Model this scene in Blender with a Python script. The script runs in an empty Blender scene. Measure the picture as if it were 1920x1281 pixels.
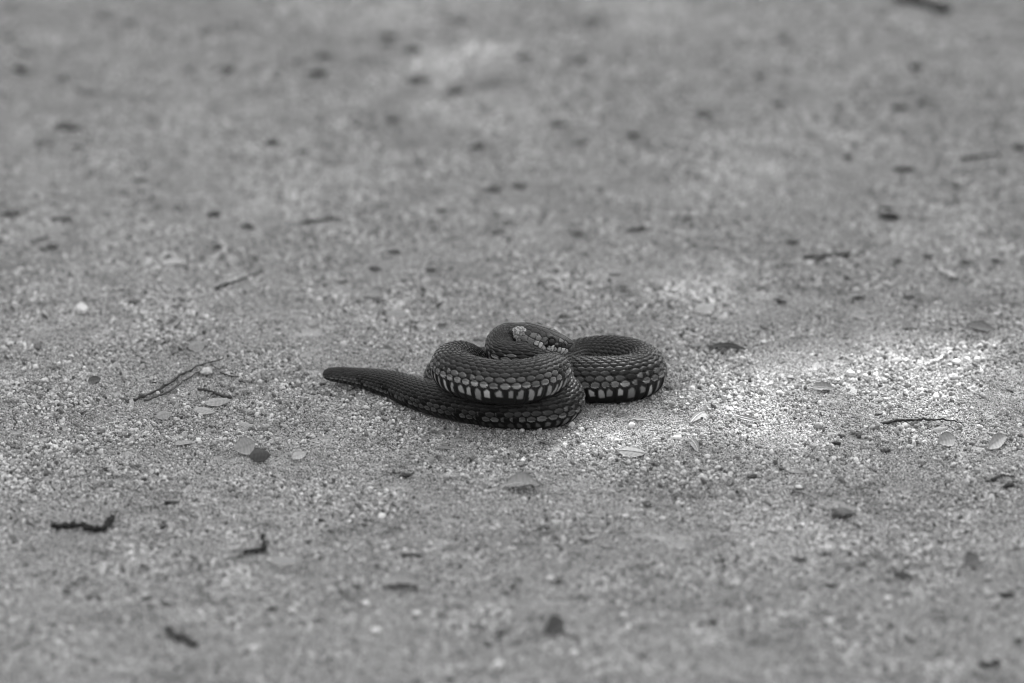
import bpy, math, random
import numpy as np

random.seed(7)
rng = np.random.default_rng(11)
scene = bpy.context.scene
COL = scene.collection

# ------------------------------------------------------------------ camera, light, exposure
U = 2.5 / (200.0 / 36.0 * 1920.0)          # metres covered by one photo pixel at the snake
F_PX = 200.0 / 36.0 * 1920.0
PITCH = math.radians(20.0)
DIST = 2.5
SP, CP = math.sin(PITCH), math.cos(PITCH)
CAM = np.array([0.0, -DIST * CP, DIST * SP])
FWD = np.array([0.0, CP, -SP])
UPV = np.array([0.0, SP, CP])

cam_data = bpy.data.cameras.new("camera")
cam = bpy.data.objects.new("camera", cam_data)
COL.objects.link(cam)
cam.location = CAM
cam.rotation_euler = (math.radians(90.0) - PITCH, 0, 0)
cam_data.lens = 200.0
cam_data.sensor_width = 36.0
cam_data.clip_start = 0.05
cam_data.clip_end = 2000.0
cam_data.dof.use_dof = True
cam_data.dof.focus_distance = 2.405
cam_data.dof.aperture_fstop = 6.3
scene.camera = cam

SUN = np.array([0.18, 0.62, 0.76]); SUN /= np.linalg.norm(SUN)
sun_el = math.asin(SUN[2]); sun_az = math.atan2(SUN[0], SUN[1])
world = bpy.data.worlds.new("World")
scene.world = world
world.use_nodes = True
nt = world.node_tree
nt.nodes.clear()
sky = nt.nodes.new("ShaderNodeTexSky")
sky.sky_type = 'NISHITA'
sky.sun_disc = False
sky.sun_elevation = sun_el
sky.sun_rotation = sun_az
bw = nt.nodes.new("ShaderNodeRGBToBW")      # the photograph is black and white
bg = nt.nodes.new("ShaderNodeBackground")
bg.inputs[1].default_value = 0.15
wo = nt.nodes.new("ShaderNodeOutputWorld")
nt.links.new(sky.outputs[0], bw.inputs[0])
nt.links.new(bw.outputs[0], bg.inputs[0])
nt.links.new(bg.outputs[0], wo.inputs[0])

sun_data = bpy.data.lights.new("sun", 'SUN')
sun_data.energy = 2.0
sun_data.angle = math.radians(0.53)
sun = bpy.data.objects.new("sun", sun_data)
COL.objects.link(sun)
sun.rotation_euler = (math.pi / 2 - sun_el, 0, math.pi - sun_az)
sun.location = SUN * 20

scene.view_settings.view_transform = 'Standard'
scene.view_settings.look = 'None'
scene.view_settings.gamma = 1.0
scene.view_settings.use_curve_mapping = False
scene.view_settings.exposure = 3.5
scene.cycles.pixel_filter_type = 'BLACKMAN_HARRIS'
scene.cycles.filter_width = 1.05


# ------------------------------------------------------------------ helpers
def ray(px, row):
    d = FWD.copy()
    d = d + np.array([(px - 960.0) / F_PX, 0, 0]) - UPV * ((row - 640.5) / F_PX)
    return d


def at_z(px, row, z=0.0):
    """Point of the horizontal plane z (photo pixels) seen at a photo pixel, in metres."""
    d = ray(px, row)
    t = (z * U - CAM[2]) / d[2]
    return CAM + d * t


def at_y(px, row, y):
    d = ray(px, row)
    t = (y * U - CAM[1]) / d[1]
    return CAM + d * t


def w3(x, y, z):
    return np.array([x - 960.0, y, z]) * U


def pscale(p):
    """metres per photo pixel at a point"""
    return float(np.dot(p - CAM, FWD)) / F_PX


def hash2(ix, iy, seed):
    h = (ix.astype(np.int64) * 374761393 + iy.astype(np.int64) * 668265263 + seed * 982451653) & 0x7fffffff
    h = ((h ^ (h >> 13)) * 1274126177) & 0x7fffffff
    h = (h ^ (h >> 16)) & 0x7fffffff
    return (h % 100003) / 100003.0


def vnoise(x, y, wl, seed):
    """smooth value noise in -1..1 with wavelength wl"""
    x = np.asarray(x, float) / wl; y = np.asarray(y, float) / wl
    ix = np.floor(x).astype(np.int64); iy = np.floor(y).astype(np.int64)
    fx = x - ix; fy = y - iy
    fx = fx * fx * fx * (fx * (fx * 6 - 15) + 10); fy = fy * fy * fy * (fy * (fy * 6 - 15) + 10)
    a = hash2(ix, iy, seed); b = hash2(ix + 1, iy, seed)
    c = hash2(ix, iy + 1, seed); d = hash2(ix + 1, iy + 1, seed)
    return (a + (b - a) * fx + (c - a) * fy + (a - b - c + d) * fx * fy) * 2 - 1


def sstep(a, b, x):
    t = np.clip((x - a) / (b - a), 0, 1)
    return t * t * (3 - 2 * t)


def ground_low(x, y):
    fade = 1.0
    return (0.0011 * vnoise(x, y, 0.11, 1) + 0.0004 * vnoise(x + 0.37, y, 0.03, 2)) * fade


def ground_full(x, y):
    return (ground_low(x, y) + 0.00018 * vnoise(x, y, 0.0095, 3) + 0.00010 * vnoise(x, y + 0.11, 0.0036, 4)
            + 0.00008 * vnoise(x + 0.2, y, 0.0021, 5))


def mesh_obj(name, verts, faces, mat=None, parent=None, smooth=True, tone=None):
    """One mesh object; tone = per-vertex grey, own pigment plus painted rim highlights on the snake."""
    me = bpy.data.meshes.new(name)
    verts = np.asarray(verts, np.float32)
    faces = np.asarray(faces, np.int32)
    n, k = faces.shape
    me.vertices.add(len(verts)); me.vertices.foreach_set("co", verts.ravel())
    me.loops.add(n * k); me.loops.foreach_set("vertex_index", faces.ravel())
    me.polygons.add(n)
    me.polygons.foreach_set("loop_start", np.arange(0, n * k, k, dtype=np.int32))
    me.polygons.foreach_set("use_smooth", np.full(n, smooth))
    me.update(calc_edges=True)
    if tone is not None:
        at = me.attributes.new("tone", 'FLOAT', 'POINT')
        at.data.foreach_set("value", np.asarray(tone, np.float32))
    if mat:
        me.materials.append(mat)
    o = bpy.data.objects.new(name, me)
    COL.objects.link(o)
    if parent is not None:
        o.parent = parent
    return o


def tag(o, label, cat, group=None, kind=None):
    if label: o["label"] = label
    if cat: o["category"] = cat
    if group: o["group"] = group
    if kind: o["kind"] = kind


def empty(name, loc):
    o = bpy.data.objects.new(name, None)
    o.location = loc
    o.empty_display_size = 0.01
    COL.objects.link(o)
    return o


# ------------------------------------------------------------------ materials
def new_mat(name):
    m = bpy.data.materials.new(name)
    m.use_nodes = True
    t = m.node_tree
    b = t.nodes["Principled BSDF"]
    return m, t, b


def grey_ramp(t, src, stops):
    r = t.nodes.new("ShaderNodeValToRGB")
    e = r.color_ramp.elements
    while len(e) < len(stops):
        e.new(0.5)
    for el, (p, v) in zip(e, stops):
        el.position = p; el.color = (v, v, v, 1)
    t.links.new(src, r.inputs[0])
    return r.outputs[0]


def math_node(t, op, a, b):
    n = t.nodes.new("ShaderNodeMath"); n.operation = op
    for i, v in enumerate((a, b)):
        if isinstance(v, (int, float)):
            n.inputs[i].default_value = v
        else:
            t.links.new(v, n.inputs[i])
    return n.outputs[0]


def noise_tex(t, scale, detail=4.0, rough=0.6, vec=None):
    n = t.nodes.new("ShaderNodeTexNoise")
    n.inputs["Scale"].default_value = scale
    n.inputs["Detail"].default_value = detail
    n.inputs["Roughness"].default_value = rough
    if vec is not None:
        t.links.new(vec, n.inputs["Vector"])
    return n.outputs["Fac"]


def ground_material():
    m, t, b = new_mat("sandy_soil")
    geo = t.nodes.new("ShaderNodeNewGeometry")
    pos = geo.outputs["Position"]
    mid = noise_tex(t, 120.0, 4.0, 0.7, pos)
    fine = noise_tex(t, 900.0, 3.0, 0.7, pos)
    c1 = grey_ramp(t, mid, [(0.28, 0.07), (0.42, 0.13), (0.58, 0.17), (0.78, 0.21)])
    c2 = grey_ramp(t, fine, [(0.30, 0.55), (0.5, 1.0), (0.75, 1.35)])
    v = math_node(t, 'MULTIPLY', c1, c2)
    v = soil_patches(t, v)
    comb = t.nodes.new("ShaderNodeCombineColor")
    for i in range(3):
        t.links.new(v, comb.inputs[i])
    t.links.new(comb.outputs[0], b.inputs["Base Color"])
    b.inputs["Roughness"].default_value = 0.95
    b.inputs["Specular IOR Level"].default_value = 0.15
    bump = t.nodes.new("ShaderNodeBump")
    bump.inputs["Strength"].default_value = 0.7
    bump.inputs["Distance"].default_value = 0.0005
    t.links.new(fine, bump.inputs["Height"])
    t.links.new(bump.outputs[0], b.inputs["Normal"])
    return m


def soil_patches(t, v):
    """damper and drier, finer and coarser soil: grey varies over centimetres"""
    geo = t.nodes.new("ShaderNodeNewGeometry")
    a = grey_ramp(t, noise_tex(t, 52.0, 4.0, 0.65, geo.outputs["Position"]), [(0.30, 0.55), (0.44, 0.95), (0.62, 1.06), (0.75, 1.14)])
    b = grey_ramp(t, noise_tex(t, 11.0, 3.0, 0.6, geo.outputs["Position"]), [(0.3, 0.86), (0.7, 1.12)])
    return math_node(t, 'MULTIPLY', math_node(t, 'MULTIPLY', v, a), b)


def tone_material(name, rough=0.8, spec=0.3, nscale=1500.0, amount=0.35, bump=0.0002, gain=1.0, patches=False):
    """grey from the mesh attribute 'tone', broken up by fine noise"""
    m, t, b = new_mat(name)
    a = t.nodes.new("ShaderNodeAttribute"); a.attribute_name = "tone"
    tc = t.nodes.new("ShaderNodeTexCoord")
    n = noise_tex(t, nscale, 3.0, 0.65, tc.outputs["Object"])
    k = math_node(t, 'MULTIPLY', math_node(t, 'SUBTRACT', n, 0.5), amount * 2)
    k = math_node(t, 'ADD', k, gain)
    v = math_node(t, 'MULTIPLY', a.outputs["Fac"], k)
    if patches: v = soil_patches(t, v)
    comb = t.nodes.new("ShaderNodeCombineColor")
    for i in range(3):
        t.links.new(v, comb.inputs[i])
    t.links.new(comb.outputs[0], b.inputs["Base Color"])
    b.inputs["Roughness"].default_value = rough
    b.inputs["Specular IOR Level"].default_value = spec
    if bump:
        bn = t.nodes.new("ShaderNodeBump")
        bn.inputs["Strength"].default_value = 0.6
        bn.inputs["Distance"].default_value = bump
        t.links.new(n, bn.inputs["Height"])
        t.links.new(bn.outputs[0], b.inputs["Normal"])
    return m


def plain_material(name, v, rough, spec=0.5, coat=0.0):
    m, t, b = new_mat(name)
    b.inputs["Base Color"].default_value = (v, v, v, 1)
    b.inputs["Roughness"].default_value = rough
    b.inputs["Specular IOR Level"].default_value = spec
    b.inputs["Coat Weight"].default_value = coat
    return m


M_GROUND = ground_material()
M_GRAIN = tone_material("sand_grain", 0.85, 0.15, 2500.0, 0.25, 0.0001, patches=True)
M_STONE = tone_material("pebble_stone", 0.85, 0.1, 900.0, 0.35, 0.0003)
M_LEAF = tone_material("dry_leaf", 0.8, 0.08, 500.0, 0.3, 0.0001)
M_WOOD = tone_material("dead_wood", 0.85, 0.2, 900.0, 0.5, 0.0004)
M_SNAKE = tone_material("snake_skin", 0.40, 0.08, 2600.0, 0.35, 0.00003)
M_EYE = plain_material("eye_iris", 0.012, 0.12, 0.12, 0.0)
M_PUPIL = plain_material("eye_pupil", 0.002, 0.08, 0.08, 0.0)
M_BARK = tone_material("tree_bark", 0.9, 0.2, 40.0, 0.5, 0.01)

# ------------------------------------------------------------------ ground
def axis_coords(lo, hi, fine, step, mid_lo, mid_hi, mid_step, far):
    a = list(np.arange(lo, hi, step))
    x = hi
    while x < mid_hi:
        a.append(x); x += mid_step
    s = mid_step
    while x < far:
        a.append(x); s *= 1.35; x += s
    a.append(far)
    b = []
    x = lo - mid_step
    while x > mid_lo:
        b.append(x); x -= mid_step
    s = mid_step
    while x > -far:
        b.append(x); s *= 1.35; x -= s
    b.append(-far)
    return np.array(b[::-1] + a)


gx = axis_coords(-0.26, 0.26, 0, 0.0010, -0.36, 0.36, 0.002, 400.0)
gy = axis_coords(-0.24, 0.10, 0, 0.0012, -0.55, 0.62, 0.003, 400.0)
GX, GY = np.meshgrid(gx, gy)
near = np.exp(-((np.abs(GX) / 0.5) ** 6) - ((np.abs(GY) / 0.9) ** 6))
GZ = ground_full(GX, GY) * near
nx, ny = len(gx), len(gy)
idx = np.arange(nx * ny).reshape(ny, nx)
gf = np.stack([idx[:-1, :-1], idx[:-1, 1:], idx[1:, 1:], idx[1:, :-1]], -1).reshape(-1, 4)
gv = np.stack([GX, GY, GZ], -1).reshape(-1, 3)
ground = mesh_obj("ground", gv, gf, M_GROUND)
ground["kind"] = "structure"


# ------------------------------------------------------------------ stones
def ico(sub):
    import bmesh
    bm = bmesh.new()
    bmesh.ops.create_icosphere(bm, subdivisions=sub, radius=1.0)
    v = np.array([x.co[:] for x in bm.verts])
    f = np.array([[x.index for x in q.verts] for q in bm.faces])
    bm.free()
    return v, f


ICO1 = ico(1); ICO2 = ico(2); ICO3 = ico(3)


def rand_rot(r):
    q = r.normal(size=4); q /= np.linalg.norm(q)
    w, x, y, z = q
    return np.array([[1 - 2 * (y * y + z * z), 2 * (x * y - z * w), 2 * (x * z + y * w)],
                     [2 * (x * y + z * w), 1 - 2 * (x * x + z * z), 2 * (y * z - x * w)],
                     [2 * (x * z - y * w), 2 * (y * z + x * w), 1 - 2 * (x * x + y * y)]])


def lump(base, r, jag=0.22, squash=0.7):
    """an uneven stone of unit size"""
    v, f = base
    R = rand_rot(r)
    k = 1 + jag * (np.sin(v @ r.normal(size=3) * 2.2 + r.uniform(0, 6)) * 0.5
                   + np.sin(v @ r.normal(size=3) * 3.7 + r.uniform(0, 6)) * 0.35) + r.normal(size=len(v)) * jag * 0.22
    s = np.array([1.0, r.uniform(0.7, 1.0), r.uniform(squash, 0.95)])
    p = (v * k[:, None] * s) @ R.T
    # a few flat broken faces
    for _ in range(3):
        n = r.normal(size=3); n /= np.linalg.norm(n)
        d = p @ n; lim = r.uniform(0.6, 0.85)
        p = p - n * np.maximum(d - lim, 0)[:, None]
    return p, f


def scatter_mesh(items):
    V, Fc, T, n = [], [], [], 0
    for p, f, tn in items:
        V.append(p); Fc.append(f + n); T.append(np.full(len(p), tn)); n += len(p)
    return np.concatenate(V), np.concatenate(Fc), np.concatenate(T)


# one handful of sand grains, strewn over the ground by geometry nodes
items = []
rs_ = np.random.default_rng(21)
for i in range(130):
    r = float(np.clip(rs_.lognormal(math.log(0.00025), 0.40), 0.00014, 0.00060))
    p, f = lump(ICO1, rs_, 0.34, 0.55)
    a = rs_.uniform(0, 2 * math.pi); q = 0.0055 * math.sqrt(rs_.uniform())
    tn = float(np.clip(rs_.normal(0.215, 0.09), 0.04, 0.44))
    if rs_.uniform() < 0.13: tn = rs_.uniform(0.03, 0.08)
    items.append((p * r + np.array([q * math.cos(a), q * math.sin(a), r * rs_.uniform(-0.1, 0.9) + 0.0001]), f, tn))
V, Fc, T = scatter_mesh(items)
sand = mesh_obj("sand_grains", V, Fc, M_GRAIN, smooth=False, tone=T)
tag(sand, "loose pale sand and grit covering the ground everywhere", "sand", kind="stuff")

gn = bpy.data.node_groups.new("strew", 'GeometryNodeTree')
gn.interface.new_socket("Geometry", in_out='INPUT', socket_type='NodeSocketGeometry')
gn.interface.new_socket("Geometry", in_out='OUTPUT', socket_type='NodeSocketGeometry')
N = gn.nodes; Lk = gn.links
gin = N.new("NodeGroupInput"); gout = N.new("NodeGroupOutput")
oi = N.new("GeometryNodeObjectInfo"); oi.inputs[0].default_value = ground
posn = N.new("GeometryNodeInputPosition")
sep = N.new("ShaderNodeSeparateXYZ"); Lk.new(posn.outputs[0], sep.inputs[0])


def gm(op, a, b):
    n = N.new("ShaderNodeMath"); n.operation = op
    for i, v in enumerate((a, b)):
        if isinstance(v, (int, float)): n.inputs[i].default_value = v
        else: Lk.new(v, n.inputs[i])
    return n.outputs[0]


inx = gm('LESS_THAN', gm('ABSOLUTE', sep.outputs[0], 0), 0.46)
iny = gm('LESS_THAN', gm('ABSOLUTE', gm('SUBTRACT', sep.outputs[1], 0.03), 0), 0.64)
dp = N.new("GeometryNodeDistributePointsOnFaces")
dp.distribute_method = 'RANDOM'
Lk.new(oi.outputs["Geometry"], dp.inputs["Mesh"])
Lk.new(gm('MULTIPLY', gm('MULTIPLY', inx, iny), 42000.0), dp.inputs["Density"])
dp.inputs["Seed"].default_value = 3
rr = N.new("FunctionNodeRandomValue"); rr.data_type = 'FLOAT_VECTOR'
rr.inputs[0].default_value = (0, 0, 0); rr.inputs[1].default_value = (0, 0, 6.2832)
rs = N.new("FunctionNodeRandomValue"); rs.data_type = 'FLOAT'
rs.inputs[2].default_value = 0.6; rs.inputs[3].default_value = 1.35; rs.inputs["Seed"].default_value = 5
iop = N.new("GeometryNodeInstanceOnPoints")
Lk.new(dp.outputs["Points"], iop.inputs["Points"])
Lk.new(gin.outputs[0], iop.inputs["Instance"])
Lk.new(rr.outputs[0], iop.inputs["Rotation"])
nz = N.new("ShaderNodeTexNoise"); nz.inputs["Scale"].default_value = 16.0; nz.inputs["Detail"].default_value = 2.0
Lk.new(posn.outputs[0], nz.inputs["Vector"])
Lk.new(gm('MULTIPLY', rs.outputs[1], gm('ADD', gm('MULTIPLY', nz.outputs[0], 1.3), 0.35)), iop.inputs["Scale"])
Lk.new(iop.outputs[0], gout.inputs[0])
md = sand.modifiers.new("strew", 'NODES'); md.node_group = gn


items = []
for i in range(44):
    r = float(np.clip(rs_.lognormal(math.log(0.00066), 0.30), 0.0004, 0.0012))
    p, f = lump(ICO2, rs_, 0.38, 0.55)
    a = rs_.uniform(0, 2 * math.pi); q = 0.013 * math.sqrt(rs_.uniform())
    tn = float(np.clip(rs_.normal(0.225, 0.085), 0.05, 0.44))
    items.append((p * r + np.array([q * math.cos(a), q * math.sin(a), r * rs_.uniform(0.0, 0.6) + 0.0003]), f, tn))
V, Fc, T = scatter_mesh(items)
grit_layer = mesh_obj("coarse_grit", V, Fc, M_GRAIN, smooth=False, tone=T)
tag(grit_layer, "coarse angular grit lying loose over the sand", "grit", kind="stuff")
gn2 = gn.copy()
for nd in gn2.nodes:
    if nd.bl_idname == "GeometryNodeDistributePointsOnFaces": nd.inputs["Seed"].default_value = 17
    if nd.bl_idname == "ShaderNodeMath" and nd.operation == 'MULTIPLY' and abs(nd.inputs[1].default_value - 42000.0) < 1: nd.inputs[1].default_value = 4000.0
md = grit_layer.modifiers.new("strew", 'NODES'); md.node_group = gn2


def ground_spread(n, r):
    """random ground points, spread over the part of the path the camera sees"""
    x = r.uniform(-0.33, 0.33, n); y = r.uniform(-0.5, 0.6, n)
    return x, y


# small pebbles and dark crumbs too many to count
items = []
X, Y = ground_spread(13000, rng)
for x, y in zip(X, Y):
    r = float(np.clip(rng.lognormal(math.log(0.00058), 0.38), 0.0004, 0.0019))
    p, f = lump(ICO2 if r > 0.0008 else ICO1, rng, 0.3, 0.6)
    tn = float(np.clip(rng.normal(0.245, 0.075), 0.08, 0.45))
    items.append((p * r + np.array([x, y, float(ground_full(x, y)) + 0.0004 + r * 0.35]), f, tn))
V, Fc, T = scatter_mesh(items)
grit = mesh_obj("fine_gravel", V, Fc, M_STONE, tone=T)
tag(grit, "small pale gravel strewn over the sandy ground", "gravel", kind="stuff")

items = []
X, Y = ground_spread(1700, rng)
for x, y in zip(X, Y):
    if vnoise(x, y, 0.09, 61) + 0.6 * vnoise(x, y, 0.03, 62) < rng.uniform(-0.6, 0.9): continue
    r = float(np.clip(rng.lognormal(math.log(0.0008), 0.5), 0.0004, 0.0020)) * (1 + 0.6 * min(max(y - 0.02, 0) / 0.25, 1) + 0.4 * min(max(-0.2 - y, 0) / 0.15, 1))
    p, f = lump(ICO1 if r < 0.0009 else ICO2, rng, 0.4)
    s = np.array([rng.uniform(0.9, 1.8), rng.uniform(0.6, 1.2), rng.uniform(0.25, 0.6)])
    an = rng.uniform(0, math.pi); ca, sa = math.cos(an), math.sin(an)
    p = (p * s) @ np.array([[ca, -sa, 0], [sa, ca, 0], [0, 0, 1]]).T
    items.append((p * r + np.array([x, y, float(ground_full(x, y)) + 0.0005 + r * 0.3]), f, rng.uniform(0.025, 0.13)))
V, Fc, T = scatter_mesh(items)
crumbs = mesh_obj("soil_debris", V, Fc, M_WOOD, tone=T)
tag(crumbs, "dark crumbs of bark and soil littering the sand", "debris", kind="stuff")

# ------------------------------------------------------------------ tree outside the picture whose crown shades the ground
tree = empty("tree", (1.3, 4.6, 0.0))
tag(tree, "leafy tree whose crown dapples the sandy ground with shade", "tree")


def tube(path, radii, seg=10, wob=0.0, r=None, cap=True):
    path = np.asarray(path, float); n = len(path)
    T_ = np.gradient(path, axis=0); T_ /= np.linalg.norm(T_, axis=1)[:, None] + 1e-12
    ref = np.array([0, 0, 1.0]) if abs(T_[:, 2]).mean() < 0.8 else np.array([0, 1.0, 0])
    A = np.cross(T_, ref); A /= np.linalg.norm(A, axis=1)[:, None]
    B = np.cross(A, T_)
    th = np.linspace(0, 2 * np.pi, seg, endpoint=False)
    rad = np.asarray(radii, float)[:, None] * np.ones((1, seg))
    if wob:
        rad = rad * (1 + wob * r.normal(size=(n, seg)) * 0.6 + wob * r.normal(size=(n, 1)))
    P = path[:, None] + (A[:, None] * np.cos(th)[None, :, None] + B[:, None] * np.sin(th)[None, :, None]) * rad[..., None]
    idx = np.arange(n * seg).reshape(n, seg)
    nxt = np.roll(idx, -1, axis=1)
    f = np.stack([idx[:-1], nxt[:-1], nxt[1:], idx[1:]], -1).reshape(-1, 4)
    V_ = P.reshape(-1, 3)
    if cap:
        a, b = len(V_), len(V_) + 1
        V_ = np.concatenate([V_, path[:1], path[-1:]])
        c0 = np.stack([np.full(seg, a), nxt[0], idx[0], idx[0]], -1)
        c1 = np.stack([np.full(seg, b), idx[-1], nxt[-1], nxt[-1]], -1)
        tri = np.concatenate([c0, c1])
        f = np.concatenate([f, tri])
    return V_, f


def quads_to_tris(f):
    a = f[:, [0, 1, 2]]; b = f[:, [0, 2, 3]]
    t = np.concatenate([a, b])
    ok = (t[:, 0] != t[:, 1]) & (t[:, 1] != t[:, 2]) & (t[:, 0] != t[:, 2])
    return t[ok]


def bez(p0, p1, p2, n):
    t = np.linspace(0, 1, n)[:, None]
    return (1 - t) ** 2 * p0 + 2 * t * (1 - t) * p1 + t * t * p2


cc = SUN / SUN[2] * 3.6                                   # middle of the crown, on the sun's way to the snake
V, f = tube(bez(np.array([1.3, 4.6, 0.0]), np.array([1.1, 4.7, 1.6]), np.array([0.95, 3.9, 3.4]), 14) - np.array([1.3, 4.6, 0]),
            np.linspace(0.13, 0.055, 14), 12, 0.04, rng)
mesh_obj("trunk", V, quads_to_tris(f), M_BARK, tree, tone=np.full(len(V), 0.12))
for k in range(7):
    e = cc + np.array([rng.uniform(-1.1, 1.1), rng.uniform(-1.2, 0.9), rng.uniform(-0.2, 0.5)])
    s0 = np.array([1.02, 4.15, 2.8]) + np.array([-0.05, -0.2, 0.45]) * (k / 6.0)
    V, f = tube(bez(s0, (s0 + e) / 2 + np.array([0, 0, 0.35]), e, 12) - np.array([1.3, 4.6, 0]), np.linspace(0.035, 0.008, 12), 8, 0.05, rng)
    mesh_obj("branch", V, quads_to_tris(f), M_BARK, tree, tone=np.full(len(V), 0.12))

# gaps between the leaves, where sunlight reaches the ground (centre and half size on the ground, metres)
GAPS = []
for (px, row, rx, ry, keep) in [(1790, 705, 380, 54, 0.31), (1520, 765, 290, 46, 0.34), (1320, 808, 200, 34, 0.32), (1240, 545, 180, 28, 0.52),
                                (215, 318, 140, 28, 0.45), (1290, 32, 130, 24, 0.33), (850, 104, 110, 20, 0.62), (800, 4, 110, 22, 0.5),
                                (1420, 325, 100, 18, 0.85), (420, 655, 150, 20, 0.9), (960, 850, 190, 20, 0.8), (1060, 195, 100, 18, 0.85),
                                (1830, 860, 170, 30, 0.8), (500, 900, 260, 40, 1.0), (200, 560, 200, 40, 1.0), (1500, 1000, 200, 40, 1.05), (600, 420, 300, 40, 1.0)]:
    c = at_z(px, row)
    GAPS.append((c[0], c[1], rx * pscale(c), ry * pscale(c) / SP, keep))
LV, LF, n = [], [], 0
made = 0
rc = np.random.default_rng(5)
while made < 82000:
    g = rc.uniform((-1.25, -1.5), (1.25, 1.7))
    size = rc.uniform(0.016, 0.028)
    ok = True
    for (x, y, rx, ry, keep) in GAPS:
        d = ((g[0] - x) / (rx + 0.018)) ** 2 + ((g[1] - y) / (ry + 0.022)) ** 2
        if d < 1 and rc.uniform() > keep * 0.35:
            ok = False; break
    if not ok: continue
    h = rc.uniform(3.2, 3.9)
    c = np.array([g[0], g[1], 0]) + SUN / SUN[2] * h - np.array([1.3, 4.6, 0])
    # leaves mostly face the light
    nrm = SUN + rc.normal(size=3) * 0.45; nrm /= np.linalg.norm(nrm)
    a = rc.normal(size=3); a = a - nrm * (a @ nrm); a /= np.linalg.norm(a)
    b = np.array([nrm[1] * a[2] - nrm[2] * a[1], nrm[2] * a[0] - nrm[0] * a[2], nrm[0] * a[1] - nrm[1] * a[0]])
    L, W = size, size * 0.62
    LV += [c - a * L, c - a * L * 0.2 + b * W, c + a * L * 0.5 + b * W * 0.7, c + a * L * 1.1, c + a * L * 0.5 - b * W * 0.7, c - a * L * 0.2 - b * W]
    LF += [[n, n + 1, n + 5], [n + 1, n + 2, n + 5], [n + 2, n + 4, n + 5], [n + 2, n + 3, n + 4]]
    n += 6; made += 1
M_CROWN = tone_material("tree_leaf", 0.6, 0.3, 30.0, 0.3, 0)
crown = mesh_obj("crown", LV, LF, M_CROWN, tree, smooth=False, tone=np.full(len(LV), 0.08))

# added ring of unseen leaf clumps that blocks low sky light for darker undersides
WV, WF, n = [], [], 0
for k in range(26000):
    a = rng.uniform(0, 2 * math.pi)
    back = 0.5 + 0.5 * math.cos(a + math.pi / 2)             # towards the camera's back the leaf ring stands farther off
    rr0 = 7.5 + 3.0 * back + rng.uniform(0, 3.0)
    z = rng.uniform(0.0, 1.0) ** 0.8 * (7.2 - 2.0 * back) * (0.85 + 0.15 * math.sin(a * 5) + 0.1 * math.sin(a * 13 + 1))
    c = np.array([rr0 * math.cos(a), rr0 * math.sin(a), z])
    R = rand_rot(rng); sz = rng.uniform(0.14, 0.30)
    for q in ((-1, -0.2, 0), (0.1, -0.55, 0), (1.1, 0.1, 0.1), (0, 0.6, 0)):
        WV.append(c + (R @ np.array(q)) * sz)
    WF += [[n, n + 1, n + 2], [n, n + 2, n + 3]]
    n += 4
sky_screen = mesh_obj("low_sky_screen", WV, WF, M_CROWN, smooth=False, tone=np.full(len(WV), 0.05))
tag(sky_screen, "added unseen ring of dark leaf clumps blocking low sky light", "woods", kind="stuff")

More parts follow.
